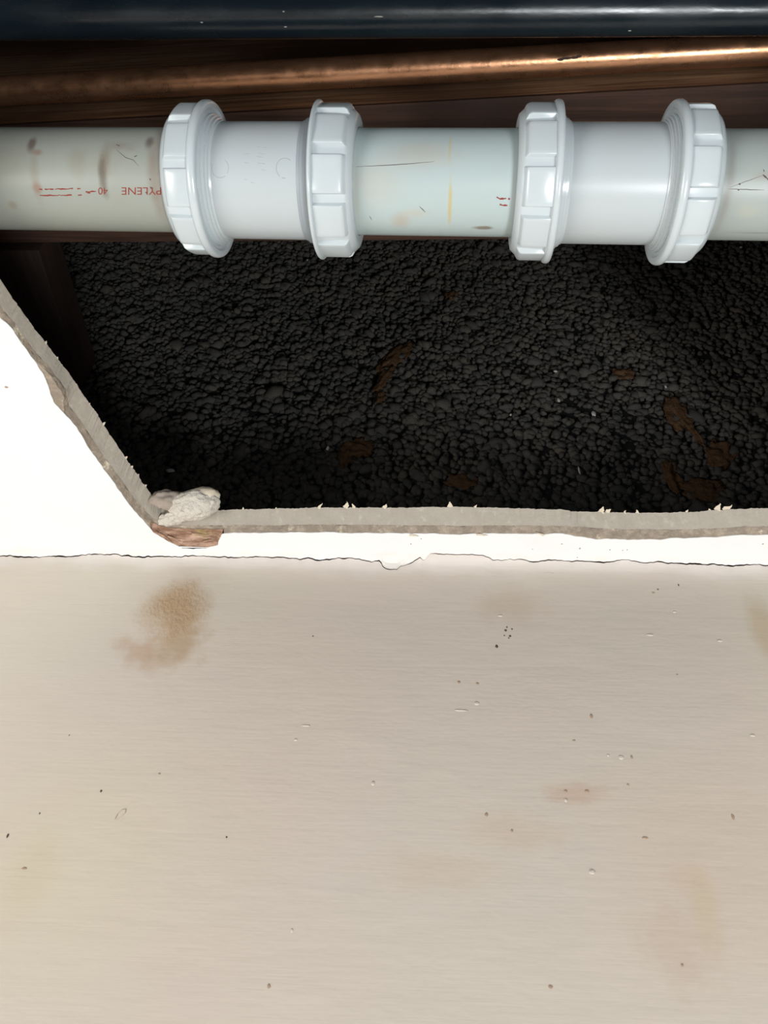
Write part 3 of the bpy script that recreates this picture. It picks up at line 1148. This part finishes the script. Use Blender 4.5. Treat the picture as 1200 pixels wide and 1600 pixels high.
# ---- marks on the curved surfaces
def wrap_poly(name, pts2, r, mat, parent, width, h=0.00006, w_fn=None):
    """thin raised line along (x, arc) points on a cylinder of radius r"""
    V, Fc = [], []
    n = len(pts2)
    for i, (x, ph) in enumerate(pts2):
        a = pts2[max(0, i - 1)]
        b = pts2[min(n - 1, i + 1)]
        tx, tp = b[0] - a[0], (b[1] - a[1]) * r
        L = math.hypot(tx, tp) or 1
        nx, npx = -tp / L, tx / L / r
        w = width * (w_fn(i / (n - 1)) if w_fn else 1.0) * 0.5
        V += [cyl(x - nx * w, r - .00002, ph - npx * w), cyl(x - nx * w * .6, r + h, ph - npx * w * .6),
              cyl(x + nx * w * .6, r + h, ph + npx * w * .6), cyl(x + nx * w, r - .00002, ph + npx * w)]
    for i in range(n - 1):
        for j in range(3):
            a = i * 4 + j
            Fc.append((a, a + 1, a + 5, a + 4))
    return mesh_obj(name, V, Fc, mat, parent)


def px_line(name, px_pts, mat, parent, wpx, r=R_W, wob=0.4, taper=False):
    pts = []
    for i in range(len(px_pts) - 1):
        (x0, y0), (x1, y1) = px_pts[i], px_pts[i + 1]
        k = max(2, int(math.hypot(x1 - x0, y1 - y0) / 2.0))
        for j in range(k):
            t = j / k
            pts.append(surf(x0 + (x1 - x0) * t, y0 + (y1 - y0) * t + wob * smooth_rand(x0 + 60 * t, 0.11, 3), r))
    pts.append(surf(*px_pts[-1], r))
    fn = (lambda t: 0.25 + 0.9 * math.sin(math.pi * t)) if taper else (lambda t: 0.8 + 0.3 * math.sin(9 * t + px_pts[0][0]))
    return wrap_poly(name, pts, r, mat, parent, wpx * 0.000276, w_fn=fn)


for seg_ in ([(61, 295.5), (66, 296)], [(70, 295.8), (84, 295.3)], [(86, 295.5), (114, 294.5)], [(121, 294.6), (126, 294.6)],
             [(62, 305.5), (90, 305.3), (112, 304.6)], [(122, 304.8), (128, 304.8)], [(134, 299.8), (150, 299)], [(136, 301.5), (141, 301.5)]):
    px_line('print_line', seg_, M_red, pipeL, 2.2, wob=1.0)
for seg_ in ([(776, 308), (781, 311), (791, 310)], [(794, 311), (797, 310.5)], [(781, 319.5), (786, 321), (793, 321)]):
    px_line('print_line', seg_, M_red, pipeM, 3.0, wob=0.6)


def wrap_text(txt, px, py, height_px, width_px, mat, parent, r, upside=True, turn=0.0, relief=0.00005, name='print_letters'):
    cu = bpy.data.curves.new('t', 'FONT')
    cu.body = txt
    cu.size = 1.0
    to = bpy.data.objects.new('t', cu)
    COL.objects.link(to)
    dg = bpy.context.evaluated_depsgraph_get()
    me0 = to.evaluated_get(dg).to_mesh()
    bm = bmesh.new()
    bm.from_mesh(me0)
    bpy.data.objects.remove(to)
    bpy.data.curves.remove(cu)
    bmesh.ops.triangulate(bm, faces=bm.faces)
    bmesh.ops.subdivide_edges(bm, edges=list(bm.edges), cuts=1)
    xs = [v.co.x for v in bm.verts]
    ys = [v.co.y for v in bm.verts]
    w, h = max(xs) - min(xs), max(ys) - min(ys)
    x0, y0 = min(xs), min(ys)
    for v in bm.verts:
        u = (v.co.x - x0) / w - 0.5
        t = (v.co.y - y0) / h - 0.5
        if turn:
            sx, sy = px + t * height_px, py + u * width_px       # reads down the pipe wall
        elif upside:
            sx, sy = px - u * width_px, py + t * height_px
        else:
            sx, sy = px + u * width_px, py - t * height_px
        x_, ph = surf(sx, sy, r)
        v.co = cyl(x_, r + relief, ph)
    bmesh.ops.recalc_face_normals(bm, faces=bm.faces)
    return bm_obj(name, bm, mat, parent, smooth=False)


wrap_text('PYLENE', 221, 298.5, 11.5, 62, M_red, pipeL, R_W)
wrap_text('40', 161, 298.5, 11, 15, M_red, pipeL, R_W)
# moulded marks on the first sleeve
for (cx_, cy_, r0, a0, a1, wd) in ((344, 263, 13, 0.9, 3.6, 1.1), (344, 263, 13, -1.0, 0.6, .8), (445, 263, 13.5, 2.2, 5.4, 1.6), (445, 263, 13.5, 1.5, 1.9, 1.5)):
    pts = [surf(cx_ + r0 * math.cos(a0 + (a1 - a0) * i / 24), cy_ + r0 * 1.15 * math.sin(a0 + (a1 - a0) * i / 24), RB) for i in range(25)]
    wrap_poly('moulded_mark', pts, RB, M_mould, sl1, wd * 0.000276, 0.00008)
for (x0, x1, y_) in ((401, 416, 230), (404, 414, 240), (400, 411, 245), (402, 414, 255), (408, 415, 265), (380, 390, 240), (381, 388, 254), (382, 387, 280), (392, 397, 285)):
    px_line('moulded_mark', [(x0, y_), ((x0 + x1) / 2, y_ + .5), (x1, y_ + 1)], M_mould, sl1, 1.1, RB)
# scratches and stray fibres
px_line('scratch', [(556, 260.5), (600, 258.5), (640, 256), (678, 252.5)], M_hair, pipeM, 1.0, wob=0.3, taper=True)
px_line('scratch', [(655, 322), (660, 327), (665, 332)], M_hair, pipeM, 1.2, wob=0.3, taper=True)
px_line('scratch', [(577, 337), (581, 344)], M_hair, pipeM, 0.9, taper=True)
px_line('scratch', [(182, 234), (196, 246), (208, 250), (217, 260)], M_hair, pipeL, 0.9, taper=True)
px_line('scratch', [(210, 245), (214, 243)], M_hair, pipeL, 1.6)
px_line('scratch', [(182, 226), (187, 228)], M_hair, pipeL, 2.2)
px_line('scratch', [(1137, 295), (1160, 296), (1195, 297)], M_hair, pipeR, 0.9, taper=True)
px_line('scratch', [(1140, 293), (1156, 287), (1192, 274)], M_hair, pipeR, 0.6, taper=True)
px_line('scratch', [(1192, 273), (1201, 281)], M_hair, pipeR, 2.4)
px_line('scratch', [(1193, 265), (1194, 268)], M_hair, pipeR, 1.8)
px_line('scratch', [(1154, 287.5), (1157, 287.5)], M_hair, pipeR, 2.4)
px_line('scratch', [(1153, 296.5), (1155, 296.8)], M_hair, pipeR, 2.0)
for (a, b_p) in ((234, 279), (235, 292), (228, 300)):
    px_line('dirt_spot', [(a, b_p), (a + 1.5, b_p + 3)], M_hair, pipeL, 2.6)

# ---- copper pipe
RC = 0.0079
CA = on_z(0, 142, 0.19)
CB = on_z(1200, 77, 0.19)
dd = (CB - CA).normalized()


def copper_mat():
    k = NT('old_copper', 0.30, 0.5, 0.88)
    c = k.mix(k.ramp(k.noise(1.0, 5, 0.65, k.mapv((30, 160, 160))), 0.35, 0.75), (0.50, 0.26, 0.145, 1), (0.30, 0.15, 0.08, 1))
    c = k.mix(k.ramp(k.noise(220, 5, 0.7), 0.66, 0.78), c, (0.30, 0.15, 0.085, 1))
    nd = k.ramp(k.noise(120, 5, 0.6), 0.3, 0.8, 0.25, 0.42)
    k.link(nd, k.b.inputs['Roughness'])
    k.bump(k.noise(420, 5, 0.6), 0.12, 0.0006)
    return k.color(c)


MC = frame_for(CA, CB)
cop = revolve('copper_pipe', [(-0.55, RC - .0008), (-0.55, RC), (0.56, RC), (0.56, RC - .0008)], copper_mat(), None, 64, close=True)
cop.matrix_world = MC
tag(cop, 'tarnished copper water pipe running slantwise behind the white waste pipe', 'pipe')
MCi = MC.inverted()
M_tarn = plain('tarnish', (0.05, 0.03, 0.025, 1), 0.8)
for (px, py, w) in ((876, 93, .002), (886, 91, .003), (898, 90, .0022), (905, 88, .0016)):
    q = MCi @ on_z(px, py, 0.19 - RC)
    bm = bmesh.new()
    bmesh.ops.create_icosphere(bm, subdivisions=2, radius=1)
    for v in bm.verts:
        v.co = Vector((q.x + v.co.x * w, q.y + v.co.y * .0007, math.sqrt(max(0, RC ** 2 - q.y ** 2)) + v.co.z * .0003))
    bm_obj('tarnish_spot', bm, M_tarn, cop)

# ---- black plastic pipe at the top edge
RK = 0.0103
KA = at_depth(0, 24, 0.363)
KB = at_depth(1200, 16, 0.359)


def black_mat():
    k = NT('black_plastic', 0.33, 0.5)
    c = k.mix(k.ramp(k.noise(40, 5, 0.6, k.mapv((0.3, 1, 1))), 0.4, 0.75), (0.008, 0.014, 0.019, 1), (0.018, 0.027, 0.033, 1))
    k.link(k.ramp(k.noise(60, 5, 0.6, k.mapv((0.4, 1, 1))), 0.3, 0.75, 0.18, 0.34), k.b.inputs['Roughness'])
    k.bump(k.noise(240, 4, 0.6, k.mapv((0.3, 1, 1))), 0.12, 0.0008)
    return k.color(c)


MK = frame_for(KA, KB)
blk = revolve('black_pipe', [(-0.55, RK - .002), (-0.55, RK), (0.55, RK), (0.55, RK - .002)], black_mat(), None, 96, close=True)
blk.matrix_world = MK
tag(blk, 'black plastic pipe with a soft blue sheen along the top edge', 'pipe')
MKi = MK.inverted()
for (px, py, w) in ((315, 35, .0007), (446, 42, .0007), (984, 48, .0008), (443, 18, .0006), (592, 26, .0022)):
    d = MKi.to_3x3() @ ray(px, py)
    o = MKi @ CAM
    a = d.y ** 2 + d.z ** 2
    b2 = 2 * (o.y * d.y + o.z * d.z)
    t = (-b2 - math.sqrt(max(0, b2 * b2 - 4 * a * (o.y ** 2 + o.z ** 2 - RK ** 2)))) / (2 * a)
    lump('fleck_glint', o + d * t, (w, .0003, .0003), M_fleck, blk, 2, 0.4, 1.4, px)  # pale flecks; the longest imitates a dent in the pipe's highlight

# ------------------------------------------------------------------ specks, nibs and scuffs on the wall
for (px, py, w, h, dark) in ((776, 1010, 3.2, 3, 1), (790, 985, 3, 2, 1), (797, 994, 2.5, 2, 1), (792, 980, 1.6, 1.6, 1), (800, 983, 1.5, 1.5, 1), (795, 997, 1.6, 1.2, 1), (788, 993, 1.3, 1.3, 1),
                             (1060, 914, 2, 3, 1), (1028, 921, 2, 1.4, 1), (1021, 926, 3.4, 1.6, 0), (838, 880, 2, 2, 1), (158, 1236, 2, 2, 1), (12, 1306, 1.8, 3.0, 1), (62, 1271, 1.3, 1.3, 1), (354, 1308, 1.6, 1.2, 1),
                             (108, 1149, 1.4, 1.4, 0), (917, 1236, 4, 2.2, 0), (981, 1226, 2.2, 1.8, 0), (924, 1119, 3, 4, 0), (746, 1068, 3, 2.2, 0), (717, 1066, 3, 2.4, 0), (897, 1157, 3, 1.4, 0),
                             (1145, 1276, 2.6, 4, 0), (1008, 1309, 5.5, 1.6, 0), (860, 1542, 3.4, 2.2, 0), (1066, 1508, 2, 2, 0), (760, 1273, 3, 3, 0), (800, 1298, 2.2, 2, 0), (207, 871, 2, 1.5, 1),
                             (38, 1357, 5, 1.5, 0), (420, 1541, 2.5, 2.5, 0), (987, 1183, 2, 3, 0), (1058, 1054, 1.6, 1.4, 0), (884, 1236, 3, 2, 0), (489, 994, 1.3, 1.3, 1), (249, 1209, 2, 1.5, 0)):
    p = on_y(px, py, 0)
    bm = bmesh.new()
    bmesh.ops.create_icosphere(bm, subdivisions=2, radius=1.0)
    for v in bm.verts:
        hh = 1 + 0.4 * mnoise.noise(v.co * 1.5 + Vector((px, py, 0)))
        v.co = Vector((p.x + v.co.x * w * .00024 * hh, v.co.y * 0.0002 - .00005, p.z + v.co.z * h * .00033 * hh))
    bm_obj('wall_speck', bm, M_speck if dark else M_speckb, wall)
M_nib = plain('paint_nib', (0.62, 0.555, 0.48, 1), 0.5, 0.4)
for (px, py, w, h) in ((583, 1224, 3.6, 3.2), (1054, 956, 4, 2), (1125, 1001, 6, 2.4), (970, 1183, 5, 3), (720, 1110, 12, 1.6), (745, 1099, 5, 3.0), (1176, 1149, 5, 2), (884, 1250, 3, 2.6),
                       (456, 1454, 2.4, 2), (462, 1156, 3, 2), (855, 896, 16, 1.6), (925, 1362, 6, 3), (1016, 992, 8, 2), (782, 962, 6, 2), (478, 1134, 9, 1.2), (950, 1180, 2, 2)):
    p = on_y(px, py, 0)
    lump('paint_nib', (p.x, 0, p.z), (w * .00026, .0003, h * .00036), M_nib, wall, 2, 0.4, 1.4, px * .3)
# a leaf-shaped scuff outline
pts_ = [(180, 1280), (184, 1272), (191, 1265), (197, 1264), (196, 1270), (190, 1276), (182, 1281)]
V_, F_ = [], []
for i, (px, py) in enumerate(pts_):
    p = on_y(px, py, 0)
    for dx, dz in ((-.00018, -.00018), (.00018, .00018)):
        V_.append((p.x + dx, -.00012, p.z + dz))
for i in range(len(pts_) - 1):
    F_.append((2 * i, 2 * i + 1, 2 * i + 3, 2 * i + 2))
mesh_obj('scuff_mark', V_, F_, plain('scuff', (0.40, 0.31, 0.24, 1), 0.8), wall, smooth=False)
for (px, py, w, h) in ((10, 605, 4, 2), (642, 850, 1.8, 1.5), (658, 842, 1.5, 1.5), (906, 857, 2.2, 2), (953, 859, 1.6, 1.6), (973, 860, 1.4, 1.4), (980, 859, 1.4, 1.6), (902, 871, 1.8, 1.2), (1192, 850, 2, 1.6), (878, 850, 2.5, 1), (832, 858, 1.5, 1)):
    p = on_z(px, py, 0)
    lump('ceiling_speck', (p.x, p.y, 0), (w * .00022, h * .0003, .00015), M_speckb, ceiling, 2, 0.4, 1.4, px * .3)

# ------------------------------------------------------------------ room floor far below
V_ = [(-1.8, -1.9, -2.35), (1.8, -1.9, -2.35), (1.8, 0.0, -2.35), (-1.8, 0.0, -2.35)]
kf = NT('floor_laminate', 0.5, 0.4)
gf = kf.noise(1.0, 4, 0.6, kf.mapv((3, 60, 1)))
fl_ = mesh_obj('floor', V_, [(0, 1, 2, 3)], kf.color(kf.mix(gf, (0.36, 0.30, 0.24, 1), (0.46, 0.40, 0.33, 1))), smooth=False)
tag(fl_, 'light wooden room floor far below the ceiling', 'floor', kind='structure')
